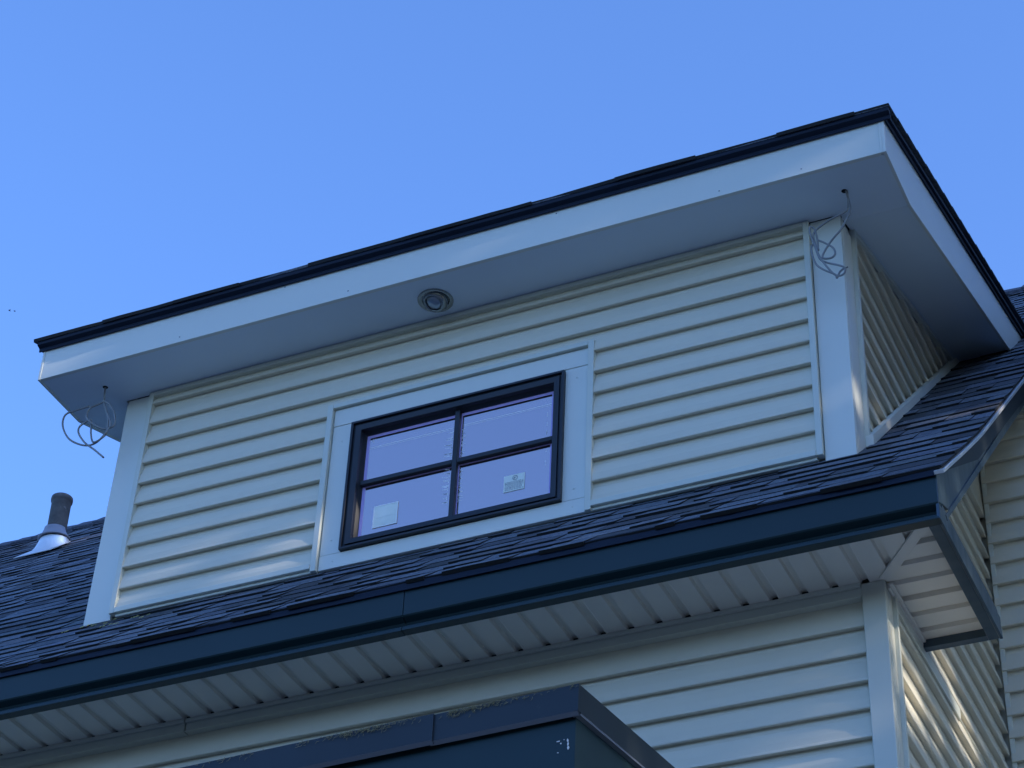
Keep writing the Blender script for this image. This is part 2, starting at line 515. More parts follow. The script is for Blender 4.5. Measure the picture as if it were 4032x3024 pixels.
for k in range(7):
    z = -0.868 - k * 0.0058
    x = 1.795
    while x < 1.868:
        l = random.uniform(0.003, 0.011)
        box(bm, x, min(x + l, 1.871), 0.0249, 0.0254, z - (0.0028 if k in (1, 4) else 0.0018), z)
        x += l + random.uniform(0.0012, 0.004)
obj('sticker_print', bm, 'ink', win)
# dried drips either side of the upright muntin
bm = BM()
def ribbon(bm, pts, widths):
    P = [Vector(p) for p in pts]
    L_, R_ = [], []
    for i, p in enumerate(P):
        d = P[min(i + 1, len(P) - 1)] - P[max(i - 1, 0)]
        n_ = Vector((-d.z, 0, d.x))
        n_ = n_.normalized() if n_.length > 1e-9 else Vector((1, 0, 0))
        w_ = widths[min(i, len(widths) - 1)]
        L_.append(bm.verts.new((p.x + n_.x * w_, 0.0273, p.z + n_.z * w_))); R_.append(bm.verts.new((p.x - n_.x * w_, 0.0273, p.z - n_.z * w_)))
    for k in range(len(P) - 1):
        f = bm.faces.new((L_[k], R_[k], R_[k + 1], L_[k + 1]))
        f.normal_update()
        if f.normal.y > 0: f.normal_flip()
for side, x0 in ((-1, 1.560), (1, 1.603)):
    for k in range(18):
        z = -0.565 - k * 0.0195 + random.uniform(-0.003, 0.003)
        if mzc - 0.02 < z < mzc + 0.018:
            continue
        xx = x0 + (-0.006 * k / 17 if side < 0 else 0.002 * k / 17)
        L = random.uniform(0.016, 0.034) * (1 if side < 0 else 0.75)
        for j in range(random.choice((1, 2, 2))):
            dz = random.uniform(-0.005, 0.005)
            ribbon(bm, spline([(xx + random.uniform(-0.003, 0.003), 0.0262, z + dz), (xx - L * 0.5, 0.0262, z + dz + 0.001), (xx - L if side < 0 else xx + L * 0.6, 0.0262, z + dz + random.uniform(-0.001, 0.006))], 3), [0.0021, 0.0019, 0.0017, 0.0014, 0.0011, 0.0009, 0.0006])
        ribbon(bm, [(xx + random.uniform(-0.002, 0.002), 0.0262, z - 0.006), (xx + random.uniform(-0.003, 0.003), 0.0262, z + 0.008)], [0.0011])
for k in range(12):
    z = random.choice((-0.60, -0.64, -0.68, -0.77, -0.82, -0.69)) + random.uniform(-0.01, 0.01)
    ribbon(bm, [(1.958, 0.0262, z), (1.958 + random.uniform(-0.002, 0.002), 0.0262, z + random.uniform(0.004, 0.014))], [0.0010])
for k in range(14):
    x, z = 1.200 + random.uniform(0, 0.018), -0.505 - random.uniform(0, 0.018)
    ribbon(bm, [(x, 0.0262, z), (x + random.uniform(-0.005, 0.005), 0.0262, z + random.uniform(-0.005, 0.005))], [0.0007])
for xa_, xb2_, dz_ in ((gx1 + 0.016, mxc - 0.02, 0.0), (mxc + 0.02, gx2 - 0.012, 0.002)):  # pale lines drawn for an edge reflected in the upper panes
    ribbon(bm, [(xa_, 0, -0.544 + dz_), (xb2_, 0, -0.544 + dz_)], [0.0010]); ribbon(bm, [(xa_, 0, -0.551 + dz_), (xb2_, 0, -0.551 + dz_)], [0.0006])
obj('smears_and_reflected_edge', bm, 'smear_reflect', win, kind='stuff')

# ================================================================== dormer roof, fascia, soffit
sB, sT = 0.337, 0.312
YE = 2.25
def zbot(y): return 0.0 if y < 0.045 else sB * (y - 0.045)
def ztop(y): return 0.171 + sT * (y + D)
bm = BM(); box(bm, -OV + 0.001, W + OV - 0.0225, -D, -D + 0.018, 0.001, 0.170)
fa = obj('fascia_board', bm, 'trim', house, 'wide white front fascia board of the dormer', bev=0.0015)
bm = BM()
for x, z in ((3.087, 0.026), (2.766, 0.027), (1.2, 0.03), (0.42, 0.028), (2.1, 0.14), (0.9, 0.145)):
    bm = BM(); lathe(bm, [(0.0, 0.0016), (0.0024, 0.0012), (0.0034, 0.0)], Vector((x, -D - 0.0002, z)), Vector((0, -1, 0)), 10)
    obj('nail_head', bm, 'hem', fa)
for x0, x1 in ((W + OV - 0.012, W + OV), (-OV - 0.011, -OV + 0.0005)):
    bm = BM()
    extr(bm, [(-D - 0.002, -0.001), (0.045, -0.001), (YE, zbot(YE)), (YE, ztop(YE)), (-D - 0.002, 0.171)], 'x', x0, x1)
    if x0 > 1: box(bm, W + OV - 0.022, W + OV - 0.0122, -D - 0.002, -D + 0.01, -0.001, 0.171)
    obj('rake_board', bm, 'trim', house, 'white rake board along the ' + ('right' if x0 > 1 else 'left') + ' side of the dormer roof', bev=0.0012)
# soffit: flat front, sloping sides (holes for cables are dark discs with a real rim)
bm = BM()
x0, x1 = -OV + 0.001, W + OV - 0.0125
box(bm, x0, x1, -D + 0.0185, 0.0, 0.004, 0.012)
box(bm, x0, 0.0, 0.0, 0.044, 0.0042, 0.0122); box(bm, W, x1, 0.0, 0.044, 0.0042, 0.0122)
for a_, b_ in ((x0, -0.0005), (W + 0.0005, x1)):
    extr(bm, [(0.0445, 0.005), (YE, zbot(YE) + 0.005), (YE, zbot(YE) + 0.015), (0.0445, 0.015)], 'x', a_, b_)
so = obj('dormer_soffit', bm, 'soffit', house, 'smooth painted soffit under the dormer eave')
# roof deck + drip edge + shingles
bm = BM()
extr(bm, [(-D - 0.006, 0.172), (YE, ztop(YE) + 0.001), (YE, ztop(YE) + 0.018), (-D - 0.006, 0.189)], 'x', -OV - 0.012, W + OV + 0.001)
droof = obj('dormer_roof', bm, 'black_metal', house, 'low pitched shed roof of the dormer')
bm = BM()
extr(bm, [(-D - 0.0025, 0.152), (-D - 0.009, 0.150), (-D - 0.010, 0.166), (-D - 0.028, 0.174), (-D - 0.030, 0.190), (-D - 0.0025, 0.190)], 'x', -OV - 0.030, W + OV + 0.028)
for xe, sg in ((W + OV + 0.0005, 1), (-OV - 0.0115, -1)):
    b2 = BM()
    y1 = YE
    za, zc = 0.152, ztop(y1) - 0.019
    pts = [(-D - 0.002, za), (y1, zc), (y1, zc + 0.036), (-D - 0.002, za + 0.036)]
    extr(b2, pts, 'x', xe, xe + sg * 0.008)
    pts = [(-D - 0.002, za + 0.018), (y1, zc + 0.018), (y1, zc + 0.037), (-D - 0.002, za + 0.037)]
    extr(b2, pts, 'x', xe + sg * 0.0083, xe + sg * 0.018)
    me = bpy.data.meshes.new('t'); b2.to_mesh(me); b2.free(); bm.from_mesh(me); bpy.data.meshes.remove(me)
obj('drip_edge', bm, 'black_metal', droof, bev=0.001)

def shingle_field(bm, x0, x1, u0, u1, expo, fmap, seed, lip=0.004, lam=0.0028, seg=(0.07, 0.26), starter=True, jit=1.0):
    R = random.Random(seed)
    col = bm.loops.layers.color.get('tone') or bm.loops.layers.color.new('tone')
    k = 0
    u = u0
    while u < u1:
        x = x0 + R.uniform(-0.0, 0.0)
        raised = R.random() < 0.5
        off = R.uniform(0, 1)
        batch = R.uniform(0.88, 1.12)
        while x < x1 - 1e-4:
            wd = R.uniform(*seg)
            xe = min(x + wd, x1)
            if x1 - xe < 0.03: xe = x1
            raised = not raised if R.random() < 0.8 else raised
            tone = batch * R.uniform(0.65, 1.35) * (1.05 if raised else 0.80)
            tone = (tone * R.uniform(0.97, 1.03), tone, tone * R.uniform(0.97, 1.05), 1)
            cut_shade_col = (0.16, 0.16, 0.17, 1)   # bare cut asphalt, no granules; also darkened for the lip's shade
            n_lo = lip + (lam if raised else 0) 
            # split long tabs so edges can wander
            nseg = max(1, int((xe - x) / 0.08))
            xs = [x + (xe - x) * i / nseg for i in range(nseg + 1)]
            sk = R.uniform(-0.004, 0.004)
            rows = []
            for i, xx in enumerate(xs):
                wv = 0.0022 * math.sin(xx * 2.3 + k * 1.7 + seed) + 0.0013 * math.sin(xx * 7.1 + k * 3.1)
                nl = n_lo + jit * (abs(wv) * 0.8 + R.uniform(-0.0007, 0.0007))
                ul = u + jit * (R.uniform(-0.0022, 0.0022) + 1.2 * wv) + (-0.004 if raised else 0.002)
                skx = sk * (1 if i in (0, nseg) else 0)
                if xx in (x0, x1): skx = 0
                rows.append([bm.verts.new(fmap(xx, ul, -0.004)), bm.verts.new(fmap(xx, ul, nl)), bm.verts.new(fmap(xx + skx, u + expo + 0.012, 0.0015 + (0.001 if raised else 0)))])
            for a, b in zip(rows, rows[1:]):
                for q, tn in (((a[0], b[0], b[1], a[1]), cut_shade_col), ((a[1], b[1], b[2], a[2]), tone)):
                    f = bm.faces.new(q)
                    for l in f.loops: l[col] = tn
            for a, fl in ((rows[0], 0), (rows[-1], 1)):
                e = bm.verts.new(fmap(a[2].co.x if False else (xs[0] if fl == 0 else xs[-1]), u + expo + 0.012, -0.004))
                q = (a[0], a[1], a[2], e) if fl == 0 else (a[0], e, a[2], a[1])
                f = bm.faces.new(q)
                for l in f.loops: l[col] = cut_shade_col
            x = xe
        u += expo
        k += 1
    return bm

A2 = math.atan(sT)
def fm2(x, u, n):
    y = -D - 0.034 + u * math.cos(A2) - n * math.sin(A2)
    z = 0.190 - 0.010 + u * math.sin(A2) + (n + 0.014) * math.cos(A2)
    return (x, y, z)
bm = BM()
shingle_field(bm, -OV - 0.046, W + OV + 0.032, 0.0, 2.6, 0.1427, fm2, 5, lip=0.0085, lam=0.0012, seg=(0.30, 0.36), jit=0.8)
col = bm.loops.layers.color['tone']
b2 = BM(); extr(b2, [(-D - 0.032, 0.1905), (YE, 0.1905 + sT * (YE + D + .032)), (YE, 0.203 + sT * (YE + D + .032)), (-D - 0.032, 0.203)], 'x', -OV - 0.044, W + OV + 0.0305)
me = bpy.data.meshes.new('t'); b2.to_mesh(me); b2.free(); bm.from_mesh(me); bpy.data.meshes.remove(me)
bm.faces.ensure_lookup_table()
for f in bm.faces[-6:]:
    for l in f.loops: l[bm.loops.layers.color['tone']] = (0.8, 0.8, 0.8, 1)
obj('shingles', bm, 'shingle', droof)

# dormer side walls
for sg, xo in ((1, W), (-1, 0.0)):
    bm = BM()
    prof2 = siding_outline([(-0.0605 - H1 * k, k % 2 == 0) for k in range(11, -7, -1)], xo - sg * 0.014, 0.66, sg)
    b2 = BM(); extr(b2, prof2, 'y', 0.1305, 1.9)
    cut(b2, (0, 0.045, -0.018), (0, -sB, 1)); cut(b2, (0, 0, ZB + 0.012), (0, S, -1))
    me = bpy.data.meshes.new('t'); b2.to_mesh(me); b2.free(); bm.from_mesh(me); bpy.data.meshes.remove(me)
    dsw = obj('dormer_side_wall', bm, 'siding_side', house, ('right' if sg > 0 else 'left') + ' side wall of the dormer, a triangle of sage siding')
    xa, xb = sorted((xo - sg * 0.004, xo + sg * 0.017))
    bm = BM(); extr(bm, [(0.1307, -0.021 + sB * 0.086), (1.72, sB * 1.675 - 0.021), (1.72, sB * 1.675 + 0.004), (0.1307, 0.004 + sB * 0.086)], 'x', xa, xb)
    obj('top_channel', bm, 'sage_trim', dsw, bev=0.001)
    bm = BM(); box(bm, *sorted((xo - sg * 0.006, xo + sg * 0.0155)), 0.1303, 0.1515, ZB + 0.10, 0.05); obj('end_channel', bm, 'sage_trim', dsw, bev=0.001)
    # base flashing band
    xa, xb = sorted((xo + sg * 0.001, xo + sg * 0.030))
    bm = BM(); extr(bm, [(0.02, ZB + S * 0.02 - 0.006), (1.74, ZB + S * 1.74 - 0.006), (1.70, ZB + S * 1.70 + 0.030), (0.02, ZB + S * 0.02 + 0.040)], 'x', xa, xb)
    extr(bm, [(0.022, ZB + S * 0.02 + 0.041), (1.70, ZB + S * 1.70 + 0.0308), (1.70, ZB + S * 1.70 + 0.0335), (0.022, ZB + S * 0.02 + 0.0435)], 'x', *sorted((xo + sg * 0.020, xo + sg * 0.031)))
    cut(bm, (0, 0.1285, 0), (0, -1, 0))
    obj('base_channel', bm, 'trim', dsw, bev=0.001)
# closed body of the dormer
bm = BM()
extr(bm, [(0.95, -0.3), (1.9, -0.3 + 0.9), (1.9, 0.62), (0.95, 0.30)], 'x', 0.03, W - 0.03)
extr(bm, [(0.9, -0.9), (2.2, 1.0), (2.2, 0.72), (0.9, 0.28)], 'x', 0.012, 0.02)
extr(bm, [(0.031, -1.2), (2.2, 1.0), (2.2, 0.70), (0.031, 0.0)], 'x', W - 0.022, W - 0.0125)
extr(bm, [(0.031, -1.2), (2.2, 1.0), (2.2, 0.70), (0.031, 0.0)], 'x', 0.0125, 0.022)
obj('dormer_framing', bm, 'room', house)

# ================================================================== main roof
KICK = 0.030
def fm1(x, u, n):
    kk = KICK * (max(0.0, -u) / 0.887) ** 1.3
    n2 = n - 0.009 + kk
    return (x, u * math.cos(A) - n2 * math.sin(A), ZB + u * math.sin(A) + n2 * math.cos(A))
def ridge_y(x): return 3.84 + 0.09 * x
bm = BM()
U0 = -0.884
XR = 3.584
shingle_field(bm, -5.6, XR, U0, 6.3, 0.1427, fm1, 9, lip=0.0034, lam=0.0052, jit=1.0, seg=(0.05, 0.26))
ln = math.hypot(1, 0.09)
cut(bm, (0, ridge_y(0), 0), (-0.09 / ln, 1 / ln, 0), fill=False)
roof = obj('roof', bm, 'shingle', house, 'steep main roof of dark charcoal shingles')
# deck under the shingles, starter lip and the back slope
bm = BM()
pts = []
for u in (U0 + 0.006, -0.6, -0.3, 0.0):
    pts.append(fm1(0, u, -0.004)[1:])
r3 = 3.5
pts.append((r3, ZB + S * r3 - 0.02)); pts.append((r3, ZB + S * r3 - 0.16)); pts.append((-0.05, ZB - 0.05 - 0.12)); pts.append(tuple(fm1(0, U0 + 0.006, -0.018)[1:]))
extr(bm, pts, 'x', -5.58, XR - 0.010)
obj('roof_deck', bm, 'edging', roof)
bm = BM()
vs = []
for x in (-5.6, 3.59):
    yr = ridge_y(x); zr = ZB + S * yr
    vs.append([bm.verts.new(p) for p in ((x, yr, zr), (x, yr + 5, zr - 4.9), (x, yr + 5, zr - 5.05), (x, yr, zr - 0.15))])
for k in range(4):
    bm.faces.new((vs[0][k], vs[1][k], vs[1][(k + 1) % 4], vs[0][(k + 1) % 4]))
bm.faces.new(vs[0][::-1]); bm.faces.new(vs[1])
bmesh.ops.recalc_face_normals(bm, faces=bm.faces[:])
obj('back_slope', bm, 'edging', roof)
bm = BM()
col = bm.loops.layers.color.new('tone')
x = -5.6
k = 0
R = random.Random(3)
while x < 3.5:
    L = 0.30
    lift0, lift1 = 0.010, 0.030 + R.uniform(-0.003, 0.004)
    if k % 1 == 0:
        for sd in (-1, 1):
            P = []
            for xx, lf in ((x, lift1), (x + L, lift0)):
                yr = ridge_y(xx); zr = ZB + S * yr + lf
                P.append([(xx, yr, zr), (xx, yr + sd * 0.105, zr - 0.103 + (0.0 if sd < 0 else -0.0)), (xx, yr + sd * 0.105, zr - 0.118), (xx, yr, zr - 0.018)])
            V = [[bm.verts.new(p) for p in q] for q in P]
            for j in range(4):
                bm.faces.new((V[0][j], V[1][j], V[1][(j + 1) % 4], V[0][(j + 1) % 4]))
            bm.faces.new(V[0][::-1]); bm.faces.new(V[1])
    x += 0.145; k += 1
bmesh.ops.recalc_face_normals(bm, faces=bm.faces[:])
for f in bm.faces:
    for l in f.loops: l[col] = (0.7, 0.7, 0.75, 1)
obj('ridge_cap', bm, 'shingle', roof)

# rake trim on the right end of the main roof
def rk(y): return ZB + S * y
bm = BM()
extr(bm, [(-0.615, rk(-0.615) - 0.010), (3.2, rk(3.2) - 0.044), (3.2, rk(3.2) - 0.175), (-0.50, rk(-0.50) - 0.172), (-0.58, -1.80), (-0.618, -1.80)], 'x', 3.535, 3.560)
rb = obj('rake_fascia', bm, 'teal_sheen', house, 'dark teal rake fascia climbing the right end of the main roof', bev=0.002)
bm = BM()
extr(bm, [(-0.56, -1.832), (1.12, rk(1.12) - 0.115), (1.12, rk(1.12) - 0.165), (-0.53, -1.8125 - 0.012), (-0.545, -1.845)], 'x', 3.5603, 3.565)
obj('fascia_lip', bm, 'teal_sheen', rb, bev=0.001)
bm = BM()
def strip_along(bm, x0, x1, n0, n1, us):
    rr = []
    for u in us:
        rr.append([bm.verts.new(fm1(x, u, n)) for x, n in ((x0, n0), (x1, n0), (x1, n1), (x0, n1))])
    for p_, q_ in zip(rr, rr[1:]):
        for k in range(4):
            bm.faces.new((p_[k], q_[k], q_[(k + 1) % 4], p_[(k + 1) % 4]))
    bm.faces.new(rr[0][::-1]); bm.faces.new(rr[-1])
    bmesh.ops.recalc_face_normals(bm, faces=bm.faces[:])
strip_along(bm, 3.5605, 3.5905, -0.0190, -0.0075, [-0.900 + 0.1 * k for k in range(9)] + [0, 4.4])
obj('drip_edge', bm, 'drip', rb, bev=0.0008)

# gutter-like boxed eave: two lengths with a lapped joint
GP = [(-0.600, -1.700), (-0.622, -1.700), (-0.6325, -1.706), (-0.6325, -1.829), (-0.629, -1.834), (-0.608, -1.846), (-0.603, -1.854), (-0.605, -1.859), (-0.622, -1.866), (-0.6325, -1.875), (-0.6335, -1.8885), (-0.598, -1.8885), (-0.598, -1.85)]
def grown(P, d): return [(y - d, z - (d if z < -1.87 else 0)) for y, z in P]
gut = empty('gutter', (0, 0, 0), '', 'x'); del gut['category']
gut['label'] = 'dark teal gutter along the main eave'
gut.location = -ORIG[house.name]; gut.parent = house; ORIG[gut.name] = Vector((0, 0, 0))
bm = BM(); extr(bm, GP, 'x', 1.7735, XG); obj('gutter_length', bm, 'teal', gut, bev=0.0008)
bm = BM(); extr(bm, grown(GP, 0.0015), 'x', -5.5, 1.7722); obj('gutter_length', bm, 'teal', gut, bev=0.0008)
bm = BM(); extr(bm, [(-0.602, -1.702), (-0.5985, -1.702), (-0.5985, -1.885), (-0.602, -1.885)], 'x', 1.765, 1.779); obj('joint_backing', bm, 'hole', gut)
bm = BM(); extr(bm, [(-0.6420, -1.738), (-0.6390, -1.738), (-0.6390, -1.706), (-0.610, -1.690), (-0.610, -1.687), (-0.6420, -1.703)], 'x', -5.5, XG + 0.004); obj('drip_edge', bm, 'black_metal', gut)  # drip edge, its near-black also standing in for shade under the shingle overhang

# eave return: side face, rims
bm = BM()
extr(bm, [(-0.633, -1.835), (-0.50, -1.812), (0.045, -1.805), (0.080, -1.84), (0.0945, -1.8885), (-0.633, -1.8885)], 'x', 3.553, 3.563)
extr(bm, [(-0.632, -1.70), (-0.60, -1.70), (-0.58, -1.806), (-0.632, -1.83)], 'x', 3.5535, 3.5625)
er = obj('eave_return', bm, 'teal_sheen', house, 'boxed eave return at the right corner, dark teal side', bev=0.002)
bm = BM()
box(bm, 3.518, 3.5525, -0.597, 0.090, -1.888, -1.845)
box(bm, 3.3016, 3.5175, 0.060, 0.090, -1.8878, -1.845)
box(bm, 3.320, 3.562, -0.59, 0.088, -1.835, -1.812)
obj('return_rim', bm, 'teal_sheen', er, bev=0.001)

# eave soffit panels
def soffit_profile(a0, a1, z, first, pitch=0.0983, joint_phase=0):
    pts = [(a0, z + 0.024), (a0, z)]
    k = 0; r = first
    while r < a1 - 0.02:
        if r - 0.024 > a0 + 0.004:
            if (k + joint_phase) % 3 == 0:
                pts += [(r - 0.030, z), (r - 0.025, z + 0.014), (r - 0.003, z + 0.018), (r, z + 0.018), (r, z - 0.0012), (r + 0.003, z - 0.0008), (r + 0.0035, z)]
            else:
                pts += [(r - 0.028, z), (r - 0.025, z + 0.014), (r - 0.003, z + 0.015), (r, z)]
        r += pitch; k += 1
    pts += [(a1, z), (a1, z + 0.024)]
    return pts
bm = BM()
first = 1.780 - 0.0983 * 72
extr(bm, soffit_profile(-5.5, 3.53, ZS, first, joint_phase=0), 'y', -0.598, YL + 0.004)
# mitre from wall corner to outer corner
mo = Vector((3.3014, YL, 0)); mi_ = Vector((3.52, -0.600, 0)); dm = (mi_ - mo).normalized(); nm = Vector((-dm.y, dm.x, 0))
if nm.x < 0: nm = -nm
cut(bm, mo, nm, fill=False)
es = obj('eave_soffit', bm, 'vinyl_soffit', house, 'ribbed cream soffit panels under the main eave')
bm = BM()
extr(bm, soffit_profile(-0.60, 0.0595, ZS - 0.0005, -0.185 - 0.0983 * 5, joint_phase=1), 'x', 3.3035, 3.5178)
for v in list(bm.verts): pass
cut(bm, mo, -nm, fill=False)
obj('return_soffit', bm, 'vinyl_soffit', es)
bm = BM()
vs = []
for off in (-0.020, 0.016):
    a_ = mo + nm * off + dm * 0.004; b_ = mi_ + nm * off - dm * 0.0
    vs.append((a_, b_))
def prism(bm, quad, z0, z1):
    lo = [bm.verts.new((p.x, p.y, z0)) for p in quad]; hi = [bm.verts.new((p.x, p.y, z1)) for p in quad]
    bm.faces.new(lo[::-1]); bm.faces.new(hi)
    for i in range(4):
        bm.faces.new((lo[i], lo[(i + 1) % 4], hi[(i + 1) % 4], hi[i]))
prism(bm, [vs[0][0], vs[0][1], vs[1][1], vs[1][0]], ZS - 0.006, ZS + 0.004)
bmesh.ops.recalc_face_normals(bm, faces=bm.faces[:])
b2 = bm; cut(b2, (0, -0.5975, 0), (0, -1, 0)); cut(b2, (3.517, 0, 0), (1, 0, 0))
obj('mitre_strip', bm, 'vinyl_soffit', es, bev=0.0015)
bm = BM(); box(bm, 3.3035, 3.322, YL + 0.02, 0.058, ZS - 0.012, ZS - 0.002); box(bm, 3.3035, 3.313, YL + 0.02, 0.057, ZS - 0.024, ZS - 0.0125)
obj('edge_channel', bm, 'vinyl_soffit', es, bev=0.0015)

# ================================================================== lower front wall
H2 = 0.0966
zs = [(-2.0055 - H2 * k, k % 2 == 0) for k in range(14, -1, -1)]
prof = siding_outline(zs, YL + 0.030, -1.90)
bm = BM(); extr(bm, prof, 'x', -5.5, 3.232)
box(bm, -5.5, XL - 0.03, YL + 0.0445, YL + 0.1, -3.36, ZS + 0.02)
lw = obj('lower_wall', bm, 'siding', house, 'upper storey front wall below the main eave')
bm = BM()
for k, (z1, z0, pr) in enumerate(((-1.8595, -1.8735, 0.010), (-1.874, -1.9035, 0.000), (-1.904, -1.9075, 0.0045))):
    box(bm, 0.777, 3.225, YL - pr, YL + 0.035, z0, z1)
    box(bm, -5.5, 0.7725, YL - pr - 0.003, YL + 0.035, z0 - 0.001, z1 - 0.0003)
obj('frieze_trim', bm, 'sage_trim', lw, bev=0.0012)
bm = BM()
corner_board_front(bm, 3.225, XL, 3.2345, XL, ZS - 0.0005, -3.35, YL - 0.001, YL + 0.02)
box(bm, XL - 0.02, XL + 0.001, YL + 0.0205, YL + 0.07, -3.35, ZS - 0.001)
obj('corner_board', bm, 'corner_grain', lw, bev=0.003)
bm = BM()
prof = siding_outline([(-1.963 - H2 * k, k % 2 == 0) for k in range(15, -15, -1)], XL - 0.014, 0.0, 1, depth=0.0225)
extr(bm, prof, 'y', YL + 0.0705, YW - 0.002)
cut(bm, (0, 0, rk(0) - 0.14), (0, -S, 1), fill=False)
box(bm, XL - 0.08, XL - 0.0205, YL + 0.1, YW + 0.2, -3.4, -1.9)
extr(bm, [(-0.2, -1.9), (YW + .2, -1.9), (YW + 0.2, rk(YW + .2) - 0.17), (-0.2, rk(-0.2) - 0.17)], 'x', XL - 0.08, XL - 0.0207)
lsw = obj('lower_side_wall', bm, 'siding_side', house, 'right side wall of the main body running back to the wing')
bm = BM(); box(bm, XL + 0.0065, XL + 0.0125, YL + 0.075, YW - 0.05, -1.927, -1.9235)
box(bm, XL - 0.008, XL + 0.010, YL + 0.072, 0.5, -1.9225, -1.875)
obj('frieze_trim', bm, 'sage_trim', lsw, bev=0.001)
bm = BM(); box(bm, XL - 0.012, XL + 0.0135, YL + 0.0702, YL + 0.087, -3.35, -1.862); obj('end_channel', bm, 'sage_trim', lsw, bev=0.001)
# soffit under rake between rake board and side wall
bm = BM()
extr(bm, [(0.09, rk(0.09) - 0.150), (1.3, rk(1.3) - 0.150), (1.3, rk(1.3) - 0.138), (0.09, rk(0.09) - 0.138)], 'x', XL + 0.002, 3.5345)
obj('rake_soffit', bm, 'vinyl_soffit', house)

# ================================================================== wing at the far right
wing = empty('house_wing', (5, 2, GROUND), 'projecting sage sided wing wall at the far right behind the main corner', 'house wing')
bm = BM()
Hw = 0.0957
prof = siding_outline([(-0.8428 - Hw * k, k % 2 == 1) for k in range(24, -8, -1)], YW + 0.006, -0.12)
extr(bm, prof, 'x', 3.318, 8.2)
box(bm, 3.2, 8.2, YW + 0.02, YW + 2.2, GROUND, -0.1)
ww = obj('wing_wall', bm, 'siding', wing)
bm = BM(); box(bm, XL + 0.0145, XL + 0.032, YW - 0.012, YW + 0.01, -3.3, -0.128)
obj('inner_corner_channel', bm, 'sage_trim', ww, bev=0.001)
bm = BM(); box(bm, 3.332, 8.2, YW - 0.009, YW + 0.008, -0.150, -0.128)
obj('frieze_trim', bm, 'sage_trim', ww, bev=0.001)
bm = BM()
extr(bm, [(YW - 0.14, -0.125), (YW + 0.3, -0.125), (YW + 0.3, 0.10), (YW - 0.14, 0.02)], 'x', 3.568, 8.3)
obj('wing_eave', bm, 'teal', wing, bev=0.002)
bm = BM()
extr(bm, [(YW - 0.17, 0.022), (YW + 2.3, 2.3), (YW + 2.3, 2.2), (YW - 0.0, -0.0)], 'x', 3.59, 8.35)
obj('wing_roof', bm, 'edging', wing)
# body of the house below and behind
bm = BM()
box(bm, -5.5, XL - 0.085, YL + 0.11, 8.6, GROUND, -1.9)
extr(bm, [(YL + 0.11, -1.895), (8.6, -1.895), (8.6, -1.6), (3.7, 2.2), (YL + 0.11, -1.70)], 'x', -5.49, -5.4)
extr(bm, [(YL + 0.2, -1.895), (8.6, -1.895), (8.6, -1.6), (3.7, 2.2), (YL + 0.2, -1.72)], 'x', XL - 0.2, XL - 0.1)
box(bm, -5.5, XL - 0.05, YL + 0.02, YL + 0.11, GROUND, -3.4)
obj('house_body', bm, 'siding', house)

# ================================================================== low flat porch roof in front
porch = empty('porch_roof', (0, -0.6, -2.6), '', 'x'); del porch['category']
porch['label'] = 'low pitched porch roof with dark metal edging at the bottom'
porch.location = Vector((0, -0.6, -2.6)) - ORIG[house.name]; porch.parent = house; ORIG[porch.name] = Vector((0, -0.6, -2.6))
PC = Vector((2.7112, -1.3283, -2.664)); TX = 0.0209   # drop per metre to the left
RS = 0.155
def pz(x): return PC.z + (x - PC.x) * TX
def edging_piece(bm, xa, xb, d):
    q = []
    for x in (xa, xb):
        z = pz(x)
        q.append([bm.verts.new(p) for p in ((x, PC.y - d, z), (x, PC.y - d, z - 0.0815), (x, PC.y - d + 0.010, z - 0.0905), (x, PC.y - d + 0.014, z - 0.087), (x, PC.y - d + 0.016, z - 0.002))])
    n_ = 5
    for k in range(n_):
        f = bm.faces.new((q[0][k], q[0][(k + 1) % n_], q[1][(k + 1) % n_], q[1][k]))
        f.material_index = 1 if k in (1, ) else 0
    bm.faces.new(q[0]); bm.faces.new(q[1][::-1])
    bmesh.ops.recalc_face_normals(bm, faces=bm.faces[:])
bm = BM(); edging_piece(bm, 2.274, PC.x, 0.0); obj('roof_edging', bm, ['edging', 'hem'], porch)
bm = BM(); edging_piece(bm, -1.5, 2.285, 0.006); obj('roof_edging', bm, ['edging', 'hem'], porch)
bm = BM()
for (d0, z0_, z1_, mi2) in ((0.0, -0.088, 0.0, 0),):
    pts = [(PC.y - 0.001, PC.z), (PC.y - 0.001, PC.z - 0.0815), (YL, PC.z - 0.0815 + RS * 1.0), (YL, PC.z + RS * 1.0)]
    extr(bm, pts, 'x', PC.x - 0.012, PC.x + 0.001)
    pts = [(PC.y + 0.02, PC.z - 0.079), (PC.y + 0.02, PC.z - 0.0865), (YL, PC.z - 0.0865 + RS * 1.0), (YL, PC.z - 0.079 + RS * 1.0)]
    extr(bm, pts, 'x', PC.x - 0.022, PC.x + 0.0005, 1)
obj('side_edging', bm, ['edging', 'hem'], porch)
bm = BM()
v = [bm.verts.new(p) for p in ((-1.5, PC.y + 0.004, pz(-1.5) - 0.004), (PC.x - 0.004, PC.y + 0.004, PC.z - 0.004), (PC.x - 0.004, YL - 0.02, PC.z - 0.004 + RS * 0.98), (-1.5, YL - 0.02, pz(-1.5) - 0.004 + RS * 0.98))]
v2 = [bm.verts.new(q.co - Vector((0, 0, 0.05))) for q in v]
bm.faces.new(v); bm.faces.new(v2[::-1])
for k in range(4): bm.faces.new((v[k], v2[k], v2[(k + 1) % 4], v[(k + 1) % 4]))
bmesh.ops.recalc_face_normals(bm, faces=bm.faces[:])
obj('roof_membrane', bm, 'edging', porch)
bm = BM()
xb_ = PC.x - 0.016; yb_ = PC.y + 0.024
